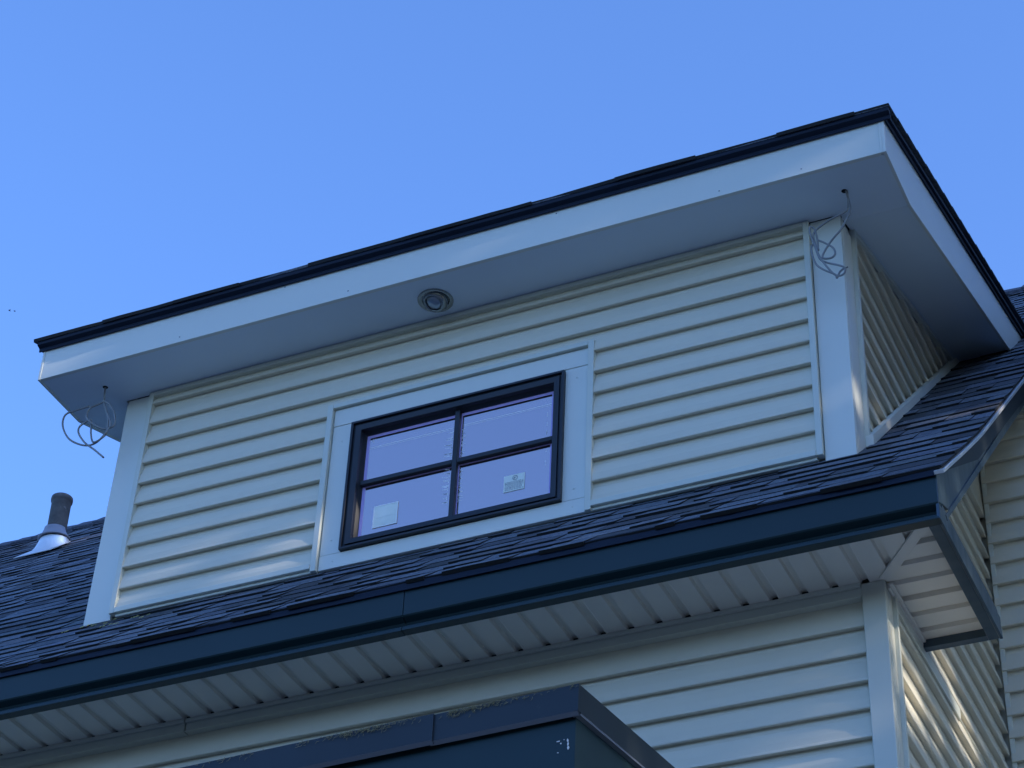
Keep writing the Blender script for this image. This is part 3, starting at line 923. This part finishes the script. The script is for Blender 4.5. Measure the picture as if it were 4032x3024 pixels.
q = [bm.verts.new(p) for p in ((-1.5, yb_, pz(-1.5) - 0.058), (xb_, yb_, PC.z - 0.058), (xb_, yb_, PC.z - 0.9), (-1.5, yb_, PC.z - 0.9),
                               (-1.5, yb_ + 0.02, pz(-1.5) - 0.058), (xb_ - 0.02, yb_ + 0.02, PC.z - 0.058), (xb_ - 0.02, yb_ + 0.02, PC.z - 0.9), (-1.5, yb_ + 0.02, PC.z - 0.9))]
bm.faces.new((q[0], q[3], q[2], q[1])); bm.faces.new((q[0], q[1], q[5], q[4])); bm.faces.new((q[3], q[7], q[6], q[2])); bm.faces.new((q[4], q[5], q[6], q[7]))
pts = [(yb_ + 0.0006, PC.z - 0.058), (yb_ + 0.0006, PC.z - 0.9), (YL, PC.z - 0.9), (YL, PC.z - 0.058 + RS * 0.976)]
extr(bm, pts, 'x', xb_ - 0.019, xb_)
pts = [(yb_ + 0.001, PC.z - 0.100), (yb_ + 0.001, PC.z - 0.106), (YL, PC.z - 0.106 + RS * 0.976), (YL, PC.z - 0.100 + RS * 0.976)]
pf = obj('porch_fascia', bm, 'teal', porch)
bm = BM()
def flake(x, z, rx, rz):
    n_ = 7
    vs_ = [bm.verts.new((x + rx * math.cos(2 * math.pi * k / n_) * random.uniform(0.6, 1.2), yb_ - 0.0012, z + rz * math.sin(2 * math.pi * k / n_) * random.uniform(0.6, 1.2))) for k in range(n_)]
    f = bm.faces.new(vs_)
    r_ = bmesh.ops.extrude_face_region(bm, geom=[f])
    bmesh.ops.translate(bm, verts=[e for e in r_['geom'] if isinstance(e, bmesh.types.BMVert)], vec=(0, 0.001, 0))
CHIP = []
for x, z, rx, rz in ((2.6466, -2.8138, 0.007, 0.0022), (2.6543, -2.8214, 0.0025, 0.003), (2.6471, -2.8472, 0.0028, 0.0018), (2.6740, -2.8155, 0.0034, 0.0055), (2.6752, -2.8263, 0.0025, 0.006), (2.6762, -2.8378, 0.003, 0.007), (2.6634, -2.8115, 0.0015, 0.002)):
    bm = BM(); flake(x, z, rx, rz)
    bmesh.ops.recalc_face_normals(bm, faces=bm.faces[:])
    obj('paint_chip', bm, 'chip', pf)

# dry needles caught on the porch edging, uncountable
bm = BM()
for cx_, n_, sp in ((1.562, 26, .06), (1.646, 16, .04), (1.689, 14, .03), (1.711, 6, .08), (1.876, 18, .012), (1.898, 14, .012), (1.935, 8, .012), (1.971, 30, .02), (2.006, 60, .03), (2.061, 110, .05), (2.126, 90, .045), (2.181, 26, .04), (2.218, 12, .03), (2.347, 90, .035), (2.402, 110, .045), (2.458, 60, .05), (2.541, 26, .06), (2.624, 12, .06), (2.702, 10, .01)):
    for k in range(int(n_ * 0.55)):
        x = cx_ + random.gauss(0, sp * 0.6); z = pz(x) - abs(random.gauss(0, 0.008)) + 0.001
        if x > PC.x: continue
        L = random.uniform(0.004, 0.014); an = random.gauss(math.pi / 2 + 0.6, 0.9)
        y = PC.y - (0.0085 if x < 2.285 else 0.0022) - random.uniform(0, 0.002)
        tube(bm, [(x, y, z), (x + L * 0.5 * math.cos(an), y - 0.0008, z - L * 0.5 * abs(math.sin(an))), (x + L * math.cos(an + 0.5), y, z - L * abs(math.sin(an + 0.5)))], 0.0006, 3)
dn = obj('dry_needles', bm, 'needle', kind='stuff', label='dry yellowish needles caught along the edge of the porch roof')
dn['category'] = 'debris'
bm = BM()
for x, y in ((-.024, -.068), (.017, -.048), (.047, -.033), (.094, -.075), (.163, -.087), (.258, -.150), (.197, -.144), (.172, -.029), (.298, -.089), (.357, -.138), (.379, -.108), (-.03, -.075), (.02, -.055), (.10, -.07), (.24, -.145), (.30, -.095)):
    for j in range(3):
        u = (y + random.uniform(-0.008, 0.008)) / math.cos(A); xx = x + random.uniform(-0.012, 0.012)
        L = random.uniform(0.006, 0.014); an = random.uniform(0.2, 1.2)
        tube(bm, [fm1(xx, u, 0.0135), fm1(xx + L * math.cos(an), u + L * math.sin(an) * 0.7, 0.0155)], 0.0013, 4)
ds = obj('fallen_seeds', bm, 'seed', kind='stuff', label='pale green seeds lying on the shingles below the left corner board')
ds['category'] = 'debris'

# ================================================================== recessed soffit light
LC = Vector((1.515, -0.114, 0.004))
lt = empty('recessed_light', LC, 'round nickel eyeball light set in the soffit above the window', 'light fixture')
dn_ = Vector((0, 0, -1))
bm = BM(); lathe(bm, [(0.050, -0.004), (0.054, 0.003), (0.062, 0.004), (0.066, 0.002), (0.069, 0.006), (0.0715, 0.004), (0.0715, -0.0035)], LC, dn_, 48)
obj('trim_ring', bm, 'chrome', lt)
tilt = Vector((-0.22, -0.38, -1)).normalized()
bm = BM(); lathe(bm, [(0.052, -0.01), (0.0525, 0.004), (0.050, 0.014), (0.045, 0.022), (0.039, 0.026), (0.035, 0.0245), (0.0345, 0.012)], LC, tilt, 40)
obj('gimbal', bm, 'chrome', lt)
bm = BM(); lathe(bm, [(0.0345, 0.010), (0.033, 0.017), (0.027, 0.023), (0.017, 0.027), (0.0, 0.029)], LC, tilt, 32)
obj('lamp_lens', bm, 'lens', lt)

# ================================================================== loose cables
def cable(name, strands, hole, label, r=0.0042):
    hx, hy = hole
    root = empty(name, (hx, hy, 0.004), label, 'cable', 'loose cables hanging from the dormer soffit')
    bm = BM(); lathe(bm, [(0.0, 0.0008), (0.010, 0.001), (0.0115, 0.0)], Vector((hx, hy, 0.0035)), dn_, 14)
    obj('hole', bm, 'hole', root)
    bm = BM()
    for st in strands:
        pts = []
        for i, q in enumerate(st):
            pts.append((q[0], hy + (q[2] if len(q) > 2 else 0.006 * math.sin(i * 1.3)), min(q[1], 0.004)))
        sp = spline(pts, 7)
        tube(bm, sp, r, 8)
    obj('sheath', bm, 'cable', root)
    return root
c1 = [(-0.03, 0.004), (-0.027, -0.071), (-0.003, -0.129), (0.035, -0.206), (0.026, -0.245), (-0.022, -0.286), (-0.085, -0.282), (-0.166, -0.231), (-0.209, -0.156), (-0.208, -0.097), (-0.163, -0.08), (-0.1, -0.073)]
c2 = [(-0.027, -0.037), (-0.033, -0.069), (-0.09, -0.088), (-0.095, -0.137), (-0.056, -0.185), (-0.002, -0.221), (0.044, -0.217), (0.045, -0.167), (0.017, -0.109), (-0.025, -0.072)]
c3 = [(-0.025, -0.072), (0.01, -0.166), (0.018, -0.243), (0.007, -0.274), (-0.033, -0.287), (-0.06, -0.23), (-0.077, -0.154), (-0.122, -0.172), (-0.12, -0.214), (-0.079, -0.275), (-0.027, -0.322), (0.025, -0.373)]
cb1 = cable('loose_cable', [c1, c2, c3], (-0.03, -0.117), 'loose cable looping from the soffit beside the left corner board', 0.0042)
bm = BM(); tube(bm, [(0.0245, -0.117, -0.3725), (0.031, -0.117, -0.380)], 0.0016, 6); obj('bare_wire', bm, 'cable_dark', cb1)
d1 = [(3.209, 0.004), (3.216, -0.045), (3.22, -0.092), (3.209, -0.134), (3.182, -0.184), (3.142, -0.22), (3.112, -0.259), (3.104, -0.288), (3.117, -0.305), (3.141, -0.307), (3.152, -0.286), (3.144, -0.252), (3.114, -0.222), (3.093, -0.208)]
d2 = [(3.213, -0.0), (3.214, -0.040), (3.210, -0.085), (3.193, -0.106), (3.147, -0.122), (3.093, -0.145), (3.074, -0.166), (3.079, -0.208), (3.09, -0.27), (3.109, -0.321), (3.141, -0.379), (3.164, -0.393), (3.183, -0.389), (3.188, -0.37)]
d3 = [(3.091, -0.252), (3.087, -0.188), (3.079, -0.14), (3.065, -0.133), (3.065, -0.167), (3.078, -0.226), (3.093, -0.289), (3.119, -0.319), (3.163, -0.351), (3.183, -0.369), (3.165, -0.378), (3.152, -0.4), (3.147, -0.386), (3.107, -0.355), (3.081, -0.32), (3.066, -0.267), (3.064, -0.226), (3.075, -0.216)]
cb2 = cable('loose_cable', [d1, d2, d3], (3.203, -0.117), 'bundled loose cable hanging in front of the right corner board', 0.0040)
bm = BM(); tube(bm, [(3.1885, -0.117, -0.369), (3.197, -0.117, -0.3665)], 0.0028, 6); obj('bare_wire', bm, 'cable_dark', cb2)

# ================================================================== plumbing vent
PB = Vector((-2.552, 2.8, ZB + S * 2.8))
vp = empty('vent_pipe', PB, 'short weathered vent pipe with metal flashing near the left end of the ridge', 'vent pipe')
bm = BM(); lathe(bm, [(0.0590, 0.02), (0.0590, 0.318), (0.0615, 0.325), (0.065, 0.330), (0.0665, 0.345), (0.065, 0.358), (0.060, 0.362), (0.053, 0.360), (0.051, 0.33), (0.051, 0.15)], PB, Vector((-0.015, 0.0, 1)), 36)
obj('pipe', bm, 'pipe', vp)
bm = BM(); lathe(bm, [(0.0594, 0.128), (0.063, 0.127), (0.066, 0.110), (0.075, 0.088), (0.090, 0.066), (0.098, 0.057), (0.0985, 0.052), (0.089, 0.051), (0.07, 0.06)], PB, Vector((-0.02, -0.12, 1)), 40)
obj('rubber_boot', bm, 'rubber', vp)
bm = BM()
nseg = 44
up = Vector((0, -math.sin(A), math.cos(A))); sl = Vector((0, math.cos(A), math.sin(A))); ex = Vector((1, 0, 0))
top = [PB + Vector((0.088 * math.cos(t_), 0.088 * math.sin(t_), 0.047 + 0.12 * 0.1 * math.sin(t_) + 0.02 * 0.1 * math.cos(t_))) for t_ in [2 * math.pi * k / nseg for k in range(nseg)]]
base_c = PB + sl * (-0.045) + up * 0.008
bot = [base_c + ex * (0.108 * math.cos(t_) - 0.014) + sl * 0.14 * math.sin(t_) for t_ in [2 * math.pi * k / nseg for k in range(nseg)]]
rings = []
for s_ in (0, 0.25, 0.5, 0.75, 0.9, 1.0):
    rings.append([bm.verts.new(a_.lerp(b_, s_ ** 1.15) + (up * -0.010 * math.sin(math.pi * s_))) for a_, b_ in zip(top, bot)])
for Ar, Br in zip(rings, rings[1:]):
    for k in range(nseg):
        f = bm.faces.new((Ar[k], Br[k], Br[(k + 1) % nseg], Ar[(k + 1) % nseg])); f.smooth = True
obj('metal_cone', bm, 'flash', vp)
bm = BM()
c8 = [base_c + ex * a_ + sl * b_ + up * 0.004 for a_, b_ in ((-0.15, -0.165), (0.105, -0.165), (0.105, 0.08), (-0.15, 0.08))]
v = [bm.verts.new(p) for p in c8]; v2 = [bm.verts.new(p - up * 0.004) for p in c8]
bm.faces.new(v); bm.faces.new(v2[::-1])
for k in range(4): bm.faces.new((v[k], v2[k], v2[(k + 1) % 4], v[(k + 1) % 4]))
bmesh.ops.recalc_face_normals(bm, faces=bm.faces[:])
obj('base_plate', bm, 'flash', vp)

# ================================================================== two insects in the air
for dr, dist, ln_, lab in ((Vector((-0.531, 0.581, 0.617)), 7.0, 0.009, 'tiny dark insect in the sky above the left roof corner, the sharper one'),
                           (Vector((-0.529, 0.582, 0.6168)), 9.0, 0.010, 'tiny faint insect in the sky, lower right of its neighbour')):
    p = CAMPOS + dr.normalized() * dist
    r_ = empty('insect', p, lab, 'insect', 'insects in the sky')
    d_ = Vector((0.8, 0.35, -0.45)).normalized()
    bm = BM(); tube(bm, [p - d_ * ln_ * 0.5, p - d_ * ln_ * 0.3, p, p + d_ * ln_ * 0.3, p + d_ * ln_ * 0.5], 0.001, 8, radii=[0.0006, 0.0013, 0.0016, 0.0013, 0.0005])
    obj('body', bm, 'insect', r_)
    bm = BM()
    for sg in (-1, 1):
        a_ = p - d_ * 0.001; q1 = p + Vector((0.002 * sg, -0.0015, 0.004)); q2 = q1 + d_ * 0.003
        bm.faces.new([bm.verts.new(x_) for x_ in (a_, q1, q2)])
    obj('wings', bm, 'insect', r_)

# ================================================================== tree standing to the right (shades the house)
TARGETS = [[-0.064, -0.266, 0.122, 0.05], [-0.227, -0.266, 0.092, 0.05], [1.081, 0.0, -0.831, 0.045], [1.101, 0.0, -0.888, 0.035], [0.98, 0.0, -0.933, 0.05], [0.984, 0.0, -1.057, 0.03], [2.109, 0.0, -0.803, 0.035], [1.689, 0.0, -1.068, 0.035], [0.77, 0.0, -1.044, 0.04], [0.237, -0.0, -0.965, 0.05], [0.18, 0.0, -1.027, 0.05], [0.131, -0.0, -0.872, 0.03], [1.92, -0.267, 0.131, 0.03], [3.572, 0.399, -0.72, 0.07], [3.489, 0.358, -0.76, 0.06], [3.402, 0.357, -0.761, 0.05], [2.521, -0.44, -1.542, 0.06], [3.183, -0.328, -2.266, 0.05], [3.104, -0.328, -2.279, 0.06], [3.09, -0.328, -2.336, 0.06], [3.261, -0.328, -2.25, 0.04], [3.272, -0.328, -2.34, 0.04], [3.142, -0.328, -2.377, 0.04], [3.301, -0.22, -2.101, 0.05], [3.301, -0.082, -2.103, 0.06], [3.301, -0.001, -2.106, 0.05], [3.301, -0.226, -2.17, 0.05], [3.301, -0.147, -2.211, 0.06], [3.301, -0.028, -2.212, 0.05], [3.301, 0.257, -1.809, 0.05], [3.301, 0.377, -1.812, 0.06], [3.301, 0.447, -1.726, 0.04], [3.301, 0.495, -1.871, 0.06], [3.301, 0.628, -1.889, 0.07], [3.301, 0.664, -1.958, 0.09], [3.301, 0.843, -1.883, 0.07], [3.301, 0.49, -1.961, 0.06], [3.301, 0.264, -1.978, 0.05], [3.301, 0.168, -2.131, 0.05], [3.56, 0.34, -0.846, 0.04], [3.56, 0.103, -1.159, 0.05], [3.56, -0.317, -1.568, 0.04], [3.56, -0.529, -1.792, 0.03], [3.15, 0.631, -0.432, 0.05], [3.15, 0.096, -0.83, 0.05], [3.15, 0.034, -1.034, 0.05], [3.15, 0.028, -0.801, 0.03], [3.15, 0.341, -0.721, 0.03], [-2.373, 2.923, 1.754, 0.07], [-2.409, 2.791, 1.624, 0.06], [3.56, -0.302, -1.89, 0.05]]
sv = np.array(SUN)
TC = np.array((0.4, 1.3, -0.2)) + sv * 13.5
N = 90000
hx = np.array((-sv[1], sv[0], 0)); hx /= np.linalg.norm(hx)
hv = np.cross(sv, hx)
if hv[2] < 0: hv = -hv
cl = rng.normal(size=(900, 3)); cl /= np.linalg.norm(cl, axis=1)[:, None]; cl *= rng.random((900, 1)) ** (1 / 2.4)
idx = rng.integers(0, 900, N)
P = cl[idx] + rng.normal(size=(N, 3)) * 0.085
P = TC + P[:, :1] * sv * 2.6 + P[:, 1:2] * hx * 4.5 + P[:, 2:3] * hv * 5.9
tg = np.array(TARGETS)
keep = np.ones(N, bool)
for T in tg:  # crown gaps carved along sun rays to put light on chosen spots
    dlt = P - T[:3]
    per = dlt - (dlt @ sv)[:, None] * sv
    keep &= (per ** 2).sum(1) > (0.042 if T[1] == -0.328 else 0.105 if T[1] == -0.266 else (T[3] * 0.4 + 0.048) if T[1] in (0.0, -0.267) else 0.055 if T[0] == 3.15 else (T[3] * 0.6 + 0.045)) ** 2
P = P[keep]; N = len(P)
n1 = rng.normal(size=(N, 3)); n1 /= np.linalg.norm(n1, axis=1)[:, None]
a1 = np.cross(n1, rng.normal(size=(N, 3))); a1 /= np.linalg.norm(a1, axis=1)[:, None]
b1 = np.cross(n1, a1)
sz = rng.uniform(0.7, 1.25, (N, 1))
LA, LB = 0.085 * sz, 0.055 * sz
V = np.stack([P - a1 * LA, P - b1 * LB, P + a1 * LA, P + b1 * LB], 1).reshape(-1, 3)
troot = Vector((float(TC[0]), float(TC[1]), GROUND))
tree = empty('shade_tree', troot, 'tall leafy tree standing to the right of the house, casting dappled shade through carved crown gaps', 'tree')
me = bpy.data.meshes.new('crown')
me.vertices.add(len(V)); me.vertices.foreach_set('co', (V - np.array(troot)).astype(np.float32).ravel())
me.loops.add(4 * N); me.loops.foreach_set('vertex_index', np.arange(4 * N, dtype=np.int32))
me.polygons.add(N); me.polygons.foreach_set('loop_start', np.arange(0, 4 * N, 4, dtype=np.int32))
me.update(calc_edges=True)
me.materials.append(M['leaf'])
co = bpy.data.objects.new('crown', me); COL.objects.link(co); co.parent = tree
bm = BM()
base = Vector(troot); mid = Vector(TC)
tube(bm, spline([base, base + Vector((0.1, 0.05, 3.5)), base + Vector((0.0, 0.2, 7.5)), mid, mid + Vector((0, 0, 3.5))], 6), 0.3, 12, radii=[0.42 - 0.37 * i / 24 for i in range(25)])
for k in range(9):
    z0 = base.lerp(mid, 0.62 + 0.045 * k); an = k * 2.4
    e = mid + Vector((1.6 * math.cos(an), 2.6 * math.sin(an), -2 + k * 0.7))
    tube(bm, spline([z0, z0.lerp(e, 0.5) + Vector((0, 0, -0.3)), e], 5), 0.1, 8, radii=[0.13 - 0.11 * i / 10 for i in range(11)])
obj('trunk', bm, 'bark', tree)

for dx, dy, rz_, lab in ((3.5, 9.5, 1.1, 'unseen leafy tree added further back on the right, dimming side light'), (2.5, -9.0, 2.3, 'unseen leafy tree added further forward on the right, dimming side light')):  # two unseen trees added to darken light from the right
    t2 = tree.copy(); COL.objects.link(t2); t2.location = troot + Vector((dx, dy, 0)); t2.rotation_euler = (0, 0, rz_); t2['label'] = lab
    for ch in [c for c in bpy.data.objects if c.parent == tree]:
        c2 = ch.copy(); COL.objects.link(c2); c2.parent = t2
    t2['group'] = 'trees to the right of the house, two added unseen to dim side light'
tree['group'] = 'trees to the right of the house, two added unseen to dim side light'

# unseen wood added behind the camera: one leafy mass blocking low sky light
n = 42000
ang = rng.uniform(math.radians(150), math.radians(360 + 25), n)
rad = rng.uniform(27, 36, n)
hh = 7.2 + 1.2 * np.sin(ang * 9.0) + 1.4 * np.sin(ang * 23.0 + 1.0)
zz_ = GROUND + hh * rng.random(n) ** 0.85
P = np.stack([3 + rad * np.cos(ang), -3 + rad * np.sin(ang), zz_], 1)
n1 = rng.normal(size=(n, 3)); n1 /= np.linalg.norm(n1, axis=1)[:, None]
a1 = np.cross(n1, rng.normal(size=(n, 3))); a1 /= np.linalg.norm(a1, axis=1)[:, None]
b1 = np.cross(n1, a1)
V = np.stack([P - a1 * .42, P - b1 * .3, P + a1 * .42, P + b1 * .3], 1).reshape(-1, 3)
me = bpy.data.meshes.new('sky_blocking_wood')
me.vertices.add(len(V)); me.vertices.foreach_set('co', V.astype(np.float32).ravel())
me.loops.add(4 * n); me.loops.foreach_set('vertex_index', np.arange(4 * n, dtype=np.int32))
me.polygons.add(n); me.polygons.foreach_set('loop_start', np.arange(0, 4 * n, 4, dtype=np.int32))
me.update(calc_edges=True); me.materials.append(M['leaf'])
wd = bpy.data.objects.new('sky_blocking_wood', me); COL.objects.link(wd)
wd['kind'] = 'stuff'; wd['label'] = 'unseen leafy wood added behind the camera to block low sky light'; wd['category'] = 'wood'
